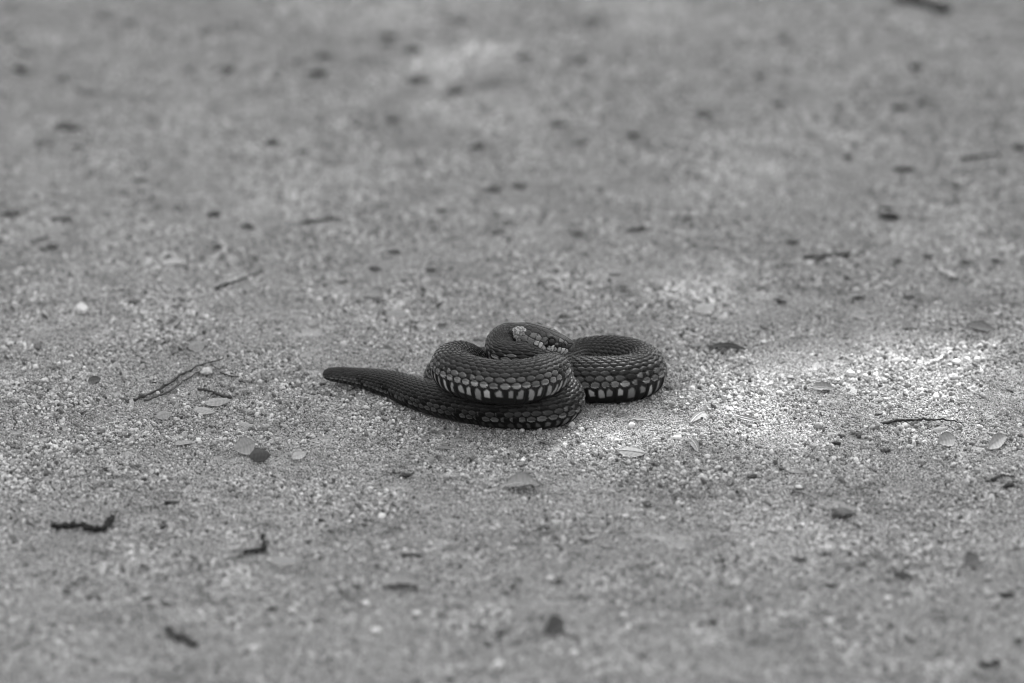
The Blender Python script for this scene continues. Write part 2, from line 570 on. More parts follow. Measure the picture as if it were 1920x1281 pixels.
# ------------------------------------------------------------------ the snake
# way points from the snout to the tail: position, half width, half height (photo pixels), roll of the scale pattern (degrees)
CT = [
    (at_y(1077, 655, -330), 3.0, 3.0, 0), (at_y(1074, 654, -330), 8.5, 8.5, 0), (at_y(1066, 651, -329), 14.5, 13.5, 0),
    (at_y(1052, 647, -328), 20.0, 18.0, 0), (at_y(1034, 643, -326), 23.5, 21.5, 0), (at_y(1010, 637, -324), 27.5, 24.5, 0),
    (at_y(985, 632, -322), 28.0, 25.5, 0), (at_y(961, 630, -322), 25.5, 25.0, 0), (at_y(944, 635, -332), 24, 24, 2),
    (at_y(935, 650, -360), 24, 24, 8), (at_y(948, 666, -389), 25, 25, 16), (at_y(978, 671, -395), 27, 26.5, 18),
    (w3(1003, -376, 93), 28, 28, 18), (w3(1010, -348, 74), 29, 29, 18), (w3(990, -322, 62), 30, 30, 18),
    (w3(950, -315, 59), 31, 31, 18), (w3(905, -324, 65), 33, 33, 18), (w3(868, -347, 87), 36, 36, 20),
    (at_y(848, 688, -400), 38, 37, 22), (at_y(864, 702, -446), 38, 37.5, 22), (at_y(902, 713, -477), 38.5, 37.5, 22),
    (at_y(950, 718, -490), 39, 37.5, 22), (at_y(996, 713, -474), 38.5, 37.5, 22), (at_y(1024, 704, -440), 37, 36, 22),
    (at_y(1034, 697, -398), 34, 32, 20), (w3(1037, -345, 62), 32, 31, 14), (w3(1052, -282, 51), 34, 33, 4),
    (w3(1085, -226, 44), 39, 39, -8), (w3(1130, -212, 43), 41, 41, -15), (w3(1170, -220, 43), 41, 41, -18),
    (w3(1196, -240, 40), 40.5, 40.5, -20), (w3(1199, -276, 39), 40.5, 40.5, -20), (w3(1172, -304, 39), 40.5, 40.5, -20), (w3(1125, -311, 39), 40.5, 40.5, -18),
    (w3(1075, -303, 38), 40, 40, -14), (w3(1000, -272, 37), 39, 39, -10), (w3(920, -250, 37), 38, 38, -10),
    (w3(868, -256, 37), 38, 38, -10), (w3(838, -292, 37), 37, 37, -10), (w3(858, -340, 36), 36, 36, -10),
    (w3(910, -354, 36), 36, 36, -10),
    (w3(970, -352, 36), 37, 37, -6), (w3(1016, -352, 36), 38, 38, -2), (w3(1041, -368, 36), 38.5, 38, 0), (w3(1052, -395, 36), 38.5, 38, 0),
    (w3(1043, -424, 36), 38.5, 38, 0), (at_z(1020, 763, 36), 38.5, 38, 0), (at_z(975, 764, 36), 38, 38, 4),
    (at_z(930, 763, 35), 36, 36, 8), (at_z(880, 758, 32), 33.5, 33.5, 8), (at_z(830, 750, 30), 31, 31.5, 6),
    (at_z(785, 739, 27), 28.5, 29, 4), (at_z(740, 723, 24), 25, 26, 2), (at_z(700, 713, 23), 20.5, 21, 0),
    (at_z(660, 706, 24), 16, 16, 0), (at_z(636, 703, 26), 14, 14, 0), (at_z(622, 702, 27), 12.5, 12.5, 0),
    (at_z(613, 702, 27), 10, 10, 0), (at_z(607.5, 702, 27), 6.5, 6.5, 0), (at_z(605, 702, 27), 2.5, 2.5, 0),
]
cp = np.array([c[0] for c in CT]); cw = np.array([[c[1] * U, c[2] * U, c[3]] for c in CT])
data = np.concatenate([cp, cw], 1)
seg = np.linalg.norm(np.diff(cp, axis=0), axis=1)
tk = np.concatenate([[0], np.cumsum(np.sqrt(seg * U * 30) * 0 + seg)])


def cubic(tk, data, tt):
    """cubic Hermite with finite-difference slopes"""
    m = np.zeros_like(data)
    h = np.diff(tk)[:, None]; d = np.diff(data, axis=0) / h
    m[1:-1] = (d[:-1] * h[1:] + d[1:] * h[:-1]) / (h[1:] + h[:-1])
    m[0], m[-1] = d[0], d[-1]
    i = np.clip(np.searchsorted(tk, tt, side='right') - 1, 0, len(tk) - 2)
    hh = (tk[i + 1] - tk[i])[:, None]; x = ((tt - tk[i])[:, None]) / hh
    return ((2 * x ** 3 - 3 * x ** 2 + 1) * data[i] + (x ** 3 - 2 * x ** 2 + x) * hh * m[i]
            + (-2 * x ** 3 + 3 * x ** 2) * data[i + 1] + (x ** 3 - x ** 2) * hh * m[i + 1])


dense = cubic(tk, data, np.linspace(0, tk[-1], 6000))
arc = np.concatenate([[0], np.cumsum(np.linalg.norm(np.diff(dense[:, :3], axis=0), axis=1))])
# light smoothing of the way, then even rings
STEP = 1.55 * U
ss = np.arange(0, arc[-1], STEP)
# finer rings at the blunt ends
ss = np.unique(np.concatenate([ss, np.linspace(0, 14 * U, 16), arc[-1] - np.linspace(0, 8 * U, 10)]))
ring = np.stack([np.interp(ss, arc, dense[:, k]) for k in range(6)], 1)
C3 = ring[:, :3].copy()
ker = np.hanning(17); ker /= ker.sum()
pad = np.concatenate([np.repeat(C3[:1], 8, 0), C3, np.repeat(C3[-1:], 8, 0)])
sm = np.stack([np.convolve(pad[:, k], ker, 'valid') for k in range(3)], 1)
C3[20:-20] = sm[20:-20]
HW, HH, ROLL = ring[:, 3], ring[:, 4], np.radians(ring[:, 5])
TT = np.gradient(C3, ss, axis=0); TT /= np.linalg.norm(TT, axis=1)[:, None]
UP = np.array([0, 0, 1.0]) - TT * TT[:, 2:3]
UP /= np.linalg.norm(UP, axis=1)[:, None]
SD = np.cross(TT, UP)

NT = 184
th = np.linspace(-np.pi, np.pi, NT, endpoint=False)
NR = len(ss)
TH = th[None, :] * np.ones((NR, 1))
ct, st = np.cos(TH), np.sin(TH)
spx = ss / U                                     # arc length in photo pixels
HEAD = 118.0
hk = (1 - sstep(HEAD - 25, HEAD + 10, spx))[:, None]          # 1 on the head
# the head is squarer than the round body
ex = 2.0 + 0.7 * hk * sstep(5, 30, spx)[:, None]
rr_ = (np.abs(ct) ** ex + np.abs(st) ** ex) ** (-1 / ex)
ox = st * rr_ * HW[:, None]
oz = ct * rr_ * HH[:, None]
# body rides a little flat underneath
P = C3[:, None] + SD[:, None] * ox[..., None] + UP[:, None] * oz[..., None]
Nrm = SD[:, None] * (st * rr_ / HW[:, None])[..., None] + UP[:, None] * (ct * rr_ / HH[:, None])[..., None]
Nrm /= np.linalg.norm(Nrm, axis=2)[..., None]
flat_z = 0.6 * U
low = P[..., 2] < flat_z
spill = np.maximum(flat_z - P[..., 2], 0)
P[..., 2] = np.maximum(P[..., 2], flat_z + 0.15 * spill * 0)

# --- scales of the body
rad = np.sqrt(HW * HH)
Lsc = (5.0 * U + rad * 0.30)                     # ring spacing
# scales keep their size on the outside of tight bends
curv = np.linalg.norm(np.gradient(TT, ss, axis=0), axis=1)
k2 = np.hanning(61); k2 /= k2.sum()
curv = np.convolve(np.pad(curv, 30, mode='edge'), k2, 'valid')
Lsc = Lsc / (1 + 0.55 * np.minimum(curv * rad, 1.2) * sstep(300, 420, spx))
acum = np.concatenate([[0], np.cumsum(np.diff(ss) / ((Lsc[1:] + Lsc[:-1]) / 2))])
A2 = acum[:, None] * np.ones((1, NT))
THP = TH + ROLL[:, None]
THP = (THP + np.pi) % (2 * np.pi) - np.pi
TV = math.radians(110.0)
uu = np.abs(THP) / TV
gg = np.where(uu < 1, 1.4 * uu - 0.4 * uu * uu, 1.0 + (uu - 1) * 0.6)
Bc = np.sign(THP) * gg * 9.5
hgt = np.zeros((NR, NT)); tone = np.full((NR, NT), 0.005)
best = np.full((NR, NT), -1.0)
m0 = np.round(Bc)
shade_row = {}
for dm in (-1, 0, 1):
    m = m0 + dm
    off = np.where(np.mod(m, 2) == 1, 0.5, 0.0)
    n0 = np.round(A2 - off)
    for dn in (-1, 0, 1):
        nn = n0 + dn
        p = A2 - (nn + off); q = Bc - m
        hr = hash2(m + 50, nn, 3); hr2 = hash2(m + 50, nn, 9); hr3 = hash2(m + 50, nn, 17)
        am = np.abs(m)
        hl = np.where(am >= 9, 0.42, np.where(am >= 8, 0.46, 0.505)) * (0.96 + 0.08 * hr2)
        hw_ = np.where(am >= 9, 0.50, np.where(am >= 8, 0.52, 0.53))
        pc = p - 0.04 + 0.07 * (hr2 - 0.5); q = q + 0.10 * (hr3 - 0.5)
        # blunt rounded free end to the tail, narrower towards the head
        narrow = np.where(pc < 0, 1.0 + 0.9 * (pc / hl) ** 2 * 0.5, 1.0)
        d = 1 - (np.abs(pc / hl) ** np.where(am >= 8, 2.2, 1.95) + np.abs(q * narrow / hw_) ** 2.0)
        ok = (d > 0) & (am <= 9)
        body = sstep(0.0, 0.34, d)
        rise = 0.50 + 0.55 * (pc + 0.5)
        keel = 0.16 * np.exp(-(q / 0.10) ** 2) * (am < 8)
        h = body * (rise + keel) + 0.05 * (hr - 0.5) * body
        take = ok & (h > best)
        base = np.where(am >= 9, 0.056, np.where(am >= 8, 0.040, 0.0105 + 0.0019 * np.maximum(am - 3, -2)))
        c = base * (0.66 + 0.68 * hr)
        # pale lower halves on the two lowest rows
        outer = np.sign(m) * q
        c = np.where((am >= 9) & (outer > 0.05 + 0.4 * (hr2 - 0.5)), 0.125 * (0.6 + 0.8 * hr3), c)
        # rim highlight painted into the tone at the free end
        c = c * (1 + 0.35 * sstep(0.05, 0.3, pc) + 1.3 * sstep(0.26, 0.42, pc) * sstep(0.4, 0.15, d))
        # flank bars: blackened scales
        bar = hash2(np.floor(nn / 2.0), np.sign(m) * 7 + np.floor(am / 3), 23)
        black = (bar < 0.40) & (am >= 5) & (am <= 8) & (hr3 < 0.62)
        c = np.where(black & (pc < 0.5 - 0.6 * hr2), 0.004, c)
        black9 = (am == 9) & (hr3 < 0.18)
        c = np.where(black9 & (pc < 0.1), 0.004, c)
        c = np.where(d < 0.06, 0.4 * c, c)
        hgt = np.where(take, h, hgt); tone = np.where(take, c, tone); best = np.where(take, h, best)
# broad belly plates below the lowest row, pale blocks parted by black
plate = np.abs(Bc) > 9.30
n1 = np.round(A2 - 0.0); p1 = A2 - n1
hv = hash2(n1, np.sign(THP) * 3 + 9, 31); hv2 = hash2(n1, np.sign(THP) * 3 + 9, 37)
dv = np.abs(Bc) - 9.5
hv3 = hash2(n1, np.sign(THP) * 3 + 9, 41); hv4 = hash2(n1, np.sign(THP) * 3 + 9, 43)
p1 = p1 + 0.16 * (hv3 - 0.5)
wv = 0.28 + 0.20 * (hv - 0.5) + 0.05 * np.clip(dv - 0.3, -1, 2) * (hv4 - 0.3)
top_edge = 0.15 + 1.1 * np.abs(p1 + 0.25 * (hv2 - 0.5))
blk = sstep(0.0, 0.06, wv - np.abs(p1 + (0.26 * (hv4 - 0.35)) * dv)) * sstep(0, 0.25, dv - top_edge + 0.2) * sstep(0, 0.3, (1.15 + 1.3 * hv2) - dv) * np.where(hv > 0.84, sstep(-0.05, 0.05, p1 + 0.3 * dv - 0.2), 1.0)
plate_h = (0.45 + 0.45 * (p1 + 0.5)) * sstep(0.5, 0.42, np.abs(p1))
in_plate = plate & (plate_h * 1.0 >= hgt * (np.abs(Bc) < 9.6))
pale_k = 1 - 0.72 * sstep(tk[-1] / U - 500, tk[-1] / U - 410, spx)[:, None]
cv = 0.010 + blk * (0.10 + 0.18 * hv3) * pale_k
hgt = np.where(in_plate, plate_h, hgt); tone = np.where(in_plate, cv, tone)
tone = np.clip(tone, 0.008, 0.5)
# tail and hind body are darker and its scales lie closer
hind = sstep(tk[-1] / U - 560, tk[-1] / U - 330, spx)[:, None]
tone = tone * (1 - 0.42 * hind)
stretch = sstep(tk[-1] / U - 90, tk[-1] / U - 20, spx)[:, None]
tone = tone * (1 + 0.5 * stretch)
amp = (rad * 0.080)[:, None] * sstep(109, 128, spx)[:, None] * (1 - 0.35 * hind)

# --- plates of the head, each a cell round its own middle (seen side; mirrored to the other)
PL = [  # photo pixel on the head, own grey
    (1000, 611, .07), (1012, 615, .06), (1024, 620, .075), (1036, 624, .06), (1047, 628, .07), (1057, 633, .075), (1066, 641, .06),
    (1004, 620, .065), (1018, 627, .07), (1010, 633, .21), (1002, 628, .17), (996, 641, .20), (982, 634, .23), (979, 624, .28),
    (989, 621, .09), (985, 612, .065), (1021, 638, .13), (1023, 645, .15), (1030, 628, .07), (1044, 637, .06), (1051, 639, .17),
    (1046, 647, .16), (1050, 646, .06), (1056, 647, .05), (1062, 645, .16), (1071, 655, .10), (1067, 662, .20), (1066, 649, .07),
    (1014, 646, .46), (1008, 644, .40), (1004, 652, .03), (1020, 650, .36), (1025, 648, .02), (1029, 652, .34), (1036, 652, .46), (1042, 653, .30), (1045, 651, .03), (1049, 655, .36), (1056, 657, .46), (1061, 660, .36),
    (998, 653, .10), (985, 648, .13), (1024, 660, .3), (1042, 664, .3), (1058, 666, .25),
    (967, 618, .46), (970, 624, .5), (974, 616, .5), (969, 631, .5), (972, 638, .45), (976, 645, .4), (966, 626, .4), (980, 614, .42), (983, 618, .4),
    (975, 629, .44), (958, 627, .012), (956, 634, .010), (962, 640, .010), (968, 648, .012), (952, 631, .03), (958, 645, .03), (948, 644, .08),
    (962, 611, .08), (970, 607, .08), (955, 616, .09), (946, 622, .09), (938, 628, .09), (930, 640, .09), (925, 650, .09), (944, 632, .09), (945, 612, .09), (980, 604, .06), (992, 604, .06),
]
hr_idx = np.where(spx < 166)[0]
HP = P[hr_idx]; HN = Nrm[hr_idx]
flatP = HP.reshape(-1, 3); flatN = HN.reshape(-1, 3)
rel = flatP - CAM
dep = rel @ FWD
ppx = 960 + rel[:, 0] / dep * F_PX
prow = 640.5 - (rel @ UPV) / dep * F_PX
facing = (flatN @ FWD) < 0.15
seeds, stone_ = [], []
for (x, y, g) in PL:
    dd = (ppx - x) ** 2 + (prow - y) ** 2 + np.where(facing, 0, 1e5)
    k = int(np.argmin(dd))
    i, j = divmod(k, NT)
    jm = (NT - j) % NT
    for jj in {j, jm}:
        seeds.append(HP[i, jj]); stone_.append(g)
seeds = np.array(seeds); stone_ = np.array(stone_)
# uneven cell edges
wob = np.stack([vnoise(flatP[:, 0], flatP[:, 2], 5 * U, 41), vnoise(flatP[:, 1], flatP[:, 2], 5 * U, 43), vnoise(flatP[:, 0], flatP[:, 1], 5 * U, 47)], 1) * 0.7 * U
dall = np.linalg.norm((flatP + wob)[:, None] - seeds[None], axis=2)
o2 = np.argsort(dall, axis=1)[:, :2]
d1 = np.take_along_axis(dall, o2[:, :1], 1)[:, 0]; d2 = np.take_along_axis(dall, o2[:, 1:2], 1)[:, 0]
edge = sstep(0.0, 2.6 * U, d2 - d1).reshape(len(hr_idx), NT)
ht = stone_[o2[:, 0]].reshape(len(hr_idx), NT)
ht = ht * (1 + 0.25 * vnoise(flatP[:, 0], flatP[:, 2], 2.2 * U, 53).reshape(len(hr_idx), NT))
ht = np.where((edge < 0.5) & (spx[hr_idx][:, None] < 98), ht * 0.3, ht)
under = np.abs(TH[hr_idx]) > math.radians(128)
ht = np.where(under & (spx[hr_idx][:, None] < 100), 0.28, ht)
k_ = hk[hr_idx]
kt = (1 - sstep(138, 164, spx))[hr_idx][:, None]; kg = (1 - sstep(88, 104, spx))[hr_idx][:, None]
sc_k = np.clip(0.35 + best[hr_idx] * 0.8, 0.35, 1.1)
sc_k = np.where(ht > 0.3, (0.50 + 0.20 * sc_k) * (0.62 + 0.38 * sstep(-0.5, 0.3, vnoise(spx[hr_idx][:, None] * np.ones((1, NT)), TH[hr_idx] * 24, 2.2, 71))), sc_k)
ht = ht * (kg + (1 - kg) * sc_k)
tone[hr_idx] = tone[hr_idx] * (1 - kt) + np.clip(np.where(ht > 0.28, ht * (0.52 + 0.2 * kg), ht * np.where(ht > 0.1, 0.36 + 0.14 * kg, 0.34)), 0.004, 0.6) * kt
head_amp = np.zeros((NR, NT)); head_amp[hr_idx] = edge * 0.9 * U * kg
P = P + Nrm * (hgt * amp + head_amp)[..., None]
# brow ridge, eye socket and mouth line
EYE_PX = (1034.0, 640.5)
rel = P - CAM; dep = rel @ FWD
vpx = 960 + rel[..., 0] / dep * F_PX; vrow = 640.5 - (rel @ UPV) / dep * F_PX
fac = ((Nrm @ FWD) < 0.1) & (spx[:, None] < HEAD)
dd = np.where(fac, np.hypot(vpx - EYE_PX[0], vrow - EYE_PX[1]), 1e6)
ei, ej = np.unravel_index(np.argmin(dd), dd.shape)
eyes = []
for jj in (ej, (NT - ej) % NT):
    c = P[ei, jj].copy(); n_ = Nrm[ei, jj].copy()
    dist = np.linalg.norm(P - c, axis=2) / U
    near_head = spx[:, None] < HEAD
    P -= Nrm * (3.2 * U * np.exp(-(dist / 6.0) ** 4) * near_head)[..., None]
    ringm = np.exp(-((dist - 9.0) / 2.0) ** 2) * near_head
    P += Nrm * (0.9 * U * ringm)[..., None]
    brow = c + UP[ei] * 8.5 * U
    db = np.linalg.norm((P - brow) * np.array([0.7, 1, 1]), axis=2) / U
    P += Nrm * (2.2 * U * np.exp(-(db / 6.0) ** 2) * near_head)[..., None]
    tone = np.where((dist < 6.5) & near_head, 0.012, tone)
    eyes.append((c, n_))
# pit of the nostril
dd = np.where(fac, np.hypot(vpx - 1059.5, vrow - 647.5), 1e6)
ni, nj = np.unravel_index(np.argmin(dd), dd.shape)
for jj in (nj, (NT - nj) % NT):
    dist = np.linalg.norm(P - P[ni, jj], axis=2) / U
    P -= Nrm * (2.0 * U * np.exp(-(dist / 2.6) ** 2) * (spx[:, None] < HEAD))[..., None]
    tone = np.where((dist < 2.4) & (spx[:, None] < HEAD), 0.008, tone)
P[..., 2] = np.maximum(P[..., 2], 0.3 * U)

org = w3(960, -350, 0)
snake = empty("snake", org)
tag(snake, "grey scaly snake coiled on the sand with its blunt tail stretched out", "snake")
idx = np.arange(NR * NT).reshape(NR, NT)
nxt = np.roll(idx, -1, axis=1)
bf = np.stack([idx[:-1], idx[1:], nxt[1:], nxt[:-1]], -1).reshape(-1, 4)
V = P.reshape(-1, 3)
e0, e1 = len(V), len(V) + 1
V = np.concatenate([V, P[0].mean(0)[None] , P[-1].mean(0)[None]])
capf = np.concatenate([np.stack([np.full(NT, e0), idx[0], nxt[0]], -1), np.stack([np.full(NT, e1), nxt[-1], idx[-1]], -1)])
tri = np.concatenate([quads_to_tris(bf), capf])
tn = np.concatenate([tone.ravel(), [tone[0].mean(), tone[-1].mean()]])
mesh_obj("body", V - org, tri, M_SNAKE, snake, tone=tn)
for c, n_ in eyes:
    ctr = c - n_ * 4.4 * U
    v, f = ICO3
    e = mesh_obj("eye", v * 8.0 * U + (ctr - org), f, M_EYE, snake)
    pv = v * 3.6 * U * np.array([1, 1, 1])
    # a lens-shaped disc on the front of the eyeball
    t1 = TT[ei] - n_ * (TT[ei] @ n_); t1 /= np.linalg.norm(t1); t2 = np.cross(n_, t1)
    pv = (v[:, :1] * t1 + v[:, 1:2] * t2) * 4.4 * U + v[:, 2:3] * n_ * 1.6 * U
    pu = mesh_obj("pupil", pv + (ctr - org) + n_ * 5.6 * U, f, M_PUPIL, e)


# ------------------------------------------------------------------ litter on the ground
def gpt(px, row, lift=0.0):
    p = at_z(px, row)
    p[2] = float(ground_low(p[0], p[1])) + lift * U
    return p


def leaf(a, b, width, tone_, label, roll=20.0, curl=0.25, arch=0.03, lift=1.5, shape=0.5, rib=False, name="fallen_leaf", cat="leaf", group="fallen leaves on the sand"):
    """a dry leaf lying from photo pixel a to photo pixel b; width and arch in photo pixels / fractions"""
    A, B = gpt(*a), gpt(*b)
    ax = B - A; Ln = np.linalg.norm(ax); ax /= Ln
    sc = pscale((A + B) / 2)
    side = np.cross(np.array([0, 0, 1.0]), ax); side /= np.linalg.norm(side)
    rl = math.radians(roll)
    if side[1] < 0: rl = -rl                       # positive roll lifts the far edge
    side2 = side * math.cos(rl) + np.array([0, 0, 1]) * math.sin(rl)
    nrm = np.cross(ax, side2)
    if nrm[2] < 0: nrm = -nrm
    NS, NW = 18, 8
    t = np.linspace(0, 1, NS)
    prof = np.power(np.sin(np.pi * np.power(t, shape + 0.35)), 0.8) * 0.5 * width * sc
    prof = np.maximum(prof, 0.004 * width * sc)
    s_ = np.linspace(-1, 1, NW + 1)
    jag = 1 + 0.04 * rng.normal(size=(NS, NW + 1)) + 0.09 * vnoise(t[:, None] * 6 + rng.uniform(0, 90), np.sign(s_)[None, :] * 3.3 + 0 * t[:, None], 1.0, 77)
    bend = 0.06 * Ln * np.sin(np.pi * t) * rng.uniform(-1, 1)
    base = A[None] + ax[None] * (t * Ln)[:, None] + np.array([0, 0, 1])[None] * (np.sin(np.pi * t) * arch * Ln)[:, None] + side[None] * bend[:, None]
    X_ = base[:, None] + side2[None, None] * (s_[None, :, None] * (prof[:, None] * jag)[..., None]) \
        + nrm[None, None] * ((np.abs(s_)[None, :] ** 2) * curl * width * 0.5 * sc * np.sin(np.pi * t)[:, None])[..., None]
    X_ += nrm[None, None] * (0.012 * width * sc * rng.normal(size=(NS, NW + 1)))[..., None]
    X_[..., 2] += (lift + 3.0) * U + max(0.0, math.sin(abs(rl)) * 0.5 * width * sc * 0.8)
    idx = np.arange(NS * (NW + 1)).reshape(NS, NW + 1)
    f = np.stack([idx[:-1, :-1], idx[1:, :-1], idx[1:, 1:], idx[:-1, 1:]], -1).reshape(-1, 4)
    up = X_.reshape(-1, 3); thick = 0.55 * U
    V = np.concatenate([up, up - nrm * thick])
    n = len(up)
    rim = np.concatenate([idx[0, :], idx[1:, -1], idx[-1, -2::-1], idx[-2:0:-1, 0]])
    r2 = np.roll(rim, -1)
    side_f = np.stack([rim, rim + n, r2 + n, r2], -1)
    F_ = np.concatenate([f, f[:, ::-1] + n, side_f])
    veins = 1 + 0.16 * np.sin(t[:, None] * 40 + np.abs(s_)[None] * 5)
    tn = (0.6 * tone_ * veins * (1 - 0.2 * (np.abs(s_) < 0.12)[None])).ravel()
    tn = np.concatenate([tn, tn])
    org_ = (A + B) / 2
    if rib:
        root = empty(name, org_)
        mesh_obj("blade", V - org_, F_, M_LEAF, root, tone=tn)
        mid = X_[:, NW // 2] + nrm * 0.5 * U
        st_ = mid[0] - ax * 0.12 * Ln
        mid = np.concatenate([st_[None], mid])
        mv, mf = tube(mid, np.linspace(1.1, 0.35, len(mid)) * U, 6)
        mesh_obj("midrib", mv - org_, quads_to_tris(mf), M_LEAF, root, tone=np.full(len(mv), tone_ * 1.25))
    else:
        root = mesh_obj(name, V - org_, F_, M_LEAF, tone=tn)
        root.location = org_
    tag(root, label, cat, group)
    return root


def twig_mesh(pts, thick, zs=None, wob=0.18, taper=0.45):
    """uneven stick through photo pixels"""
    P0 = np.array([gpt(x, y) for x, y in pts])
    sc = pscale(P0.mean(0))
    n = max(12, 7 * len(pts))
    d = np.concatenate([[0], np.cumsum(np.linalg.norm(np.diff(P0, axis=0), axis=1))])
    tt = np.linspace(0, d[-1], n)
    Q = cubic(d, P0, tt)
    Q[:, :2] += rng.normal(size=(n, 2)) * thick * sc * 0.12
    rad_ = 0.5 * thick * sc * np.linspace(1, taper, n)
    Q[:, 2] += rad_ * 0.8 + 2.6 * U + (np.abs(rng.normal(size=n)) * 0.3 * thick * sc)
    if zs is not None:
        Q[:, 2] += np.interp(np.linspace(0, 1, n), np.linspace(0, 1, len(zs)), zs) * U
    return tube(Q, rad_, 8, wob, rng)


def twig(pts, thick, tone_, label, zs=None, forks=(), name="twig", cat="twig", group="twigs on the sand", taper=0.45):
    V, f = twig_mesh(pts, thick, zs, taper=taper)
    org_ = V.mean(0); org_[2] = 0
    tn = (0.5 if tone_ > 0.2 else 0.6) * tone_ * (1 + 0.3 * rng.normal(size=len(V)).clip(-1.5, 1.5))
    if forks:
        root = empty(name, org_)
        mesh_obj("stem", V - org_, quads_to_tris(f), M_WOOD, root, tone=tn)
        for fp, fth in forks:
            v2, f2 = twig_mesh(fp, fth, [1, 2, 1])
            mesh_obj("side_shoot", v2 - org_, quads_to_tris(f2), M_WOOD, root, tone=np.full(len(v2), tone_))
    else:
        root = mesh_obj(name, V - org_, quads_to_tris(f), M_WOOD, tone=tn)
        root.location = org_
    tag(root, label, cat, group)


def pebble(px, row, w, tone_, label, sq=0.75, jag=0.2):
    p = gpt(px, row + w * 0.2)
    sc = pscale(p)
    v, f = lump(ICO3, rng, jag, sq)
    v = v * 0.5 * w * sc
    v[:, 2] *= sq
    v[:, 2] -= v[:, 2].min() + 0.12 * w * sc - 0.0005
    o = mesh_obj("pebble", v, f, M_STONE, tone=0.54 * tone_ * (1 + 0.12 * rng.normal(size=len(v))))
    o.location = p
    tag(o, label, "pebble", "pebbles lying on the sand")


def chip(px, row, w, h, ang, tone_, label, name="bark_chip", cat="bark chip", group="dark bark chips on the sand"):
    """flat ragged chip; w, h = its size in the photo"""
    p = gpt(px, row + h * 0.2)
    sc = pscale(p) * 1.12
    v, f = lump(ICO3, rng, 0.5, 0.8)
    th_ = min(h * 0.7, w * 0.42)
    dp_ = max((h - th_ * CP) / SP, w * 0.45)
    v = v / np.abs(v).max(0) * np.array([0.5 * w, 0.5 * dp_, 0.5 * th_]) * sc
    v[:, 0] *= 1 + 0.35 * np.sin(v[:, 1] / (dp_ * sc) * 9 + px)
    a = math.radians(ang)
    v = v @ np.array([[math.cos(a), math.sin(a), 0], [-math.sin(a), math.cos(a), 0], [0, 0, 1]])
    v[:, 2] -= v[:, 2].min() - 0.0004
    o = mesh_obj(name, v, f, M_WOOD, tone=0.85 * tone_ * (1 + 0.25 * rng.normal(size=len(v)).clip(-2, 2)))
    o.location = p
    tag(o, label, cat, group)


# --- twigs
twig([(252, 760), (300, 738), (345, 712), (385, 692), (420, 681)], 5.5, 0.045, "long dark twig split into two strands, lying beyond the two lance-shaped leaves",
     zs=[0, 1, 4, 5, 3], forks=[([(272, 762), (318, 742), (352, 718), (378, 702)], 5.0), ([(300, 740), (330, 716), (352, 706)], 3.0), ([(395, 690), (412, 700), (422, 690)], 2.5)])
twig([(372, 737), (395, 742), (415, 750), (433, 755)], 4, 0.05, "short dark twig thickening to one end, between the split twig and the two pale leaves", taper=1.7)
twig([(405, 546), (430, 536), (460, 526), (492, 512)], 6, 0.05, "straight blurred twig with a knobbed end, alone behind the split twig", zs=[1, 1, 2, 3])
twig([(1655, 802), (1690, 797), (1725, 797), (1765, 796), (1803, 800)], 6, 0.035, "thin knotty black twig lying along the edge of the sunlit patch", zs=[0, 2, 3, 2, 0])
twig([(97, 997), (125, 995), (160, 998), (192, 1004), (206, 992), (213, 984)], 12, 0.018, "thick black twig with its end kinked upward, alone in the blurred left foreground", zs=[0, 0, 1, 1, 4, 8], taper=0.8)
twig([(460, 1041), (478, 1040), (492, 1037), (493, 1022)], 11, 0.025, "stubby black twig bent in an L in the blurred foreground", zs=[0, 1, 2, 16], taper=0.7)
twig([(1683, 3), (1715, 10), (1745, 20), (1778, 31)], 17, 0.06, "thick blurred dark stick at the top edge of the picture", taper=0.9)
twig([(1803, 306), (1840, 302), (1878, 297)], 9, 0.07, "slim blurred twig far behind the sunlit patch, close to the edge of the picture")
twig([(315, 1194), (335, 1206), (352, 1210), (370, 1222)], 13, 0.06, "curved blurred dark twig at the bottom of the picture below the kinked twig", taper=0.9)
twig([(1483, 926), (1502, 930), (1520, 936), (1535, 941)], 3, 0.06, "hair-thin stem beside the dark chunky clod in the gravel", zs=[0, 3, 4, 0])
twig([(285, 723), (306, 724)], 3, 0.04, "tiny dark stem beside the middle of the split twig")
twig([(413, 705), (430, 711), (448, 713)], 3.5, 0.05, "small curved stem at the far end of the split twig")
twig([(565, 424), (600, 420), (640, 416)], 8, 0.08, "blurred horizontal twig in the middle distance behind the snake's tail")
twig([(70, 455), (100, 447)], 5, 0.07, "short faint twig near the left edge beyond the big white pebble")
twig([(1860, 850 + 60), (1885, 900), (1905, 905)], 6, 0.06, "short dark twig at the right edge in front of the folded pale leaf", name="twig")
twig([(1755, 685), (1783, 667)], 5, 0.5, "pale broken straw slanting in the sunlit gravel", name="straw", cat="straw", group="pale straws", taper=0.9)
twig([(1764, 511), (1790, 525)], 10, 0.5, "pale blurred straw end behind the sunlit patch", name="straw", cat="straw", group="pale straws", taper=0.9)
twig([(1830, 1041), (1848, 1017)], 4, 0.42, "thin pale straw standing askew beside the grey leaf at the lower right", name="straw", cat="straw", group="pale straws", zs=[0, 6])
twig([(1095, 1022), (1120, 1015)], 6, 0.45, "pale straw stub in the foreground below the curled dark-edged leaf", name="straw", cat="straw", group="pale straws", taper=0.9)
twig([(232, 389), (252, 386)], 6, 0.5, "pale blurred straw in the distance at the left", name="straw", cat="straw", group="pale straws", taper=0.9)
twig([(240, 0 + 950), (262, 920)], 3, 0.1, "faint thin stem leaning in the left foreground beyond the kinked twig", zs=[0, 8])

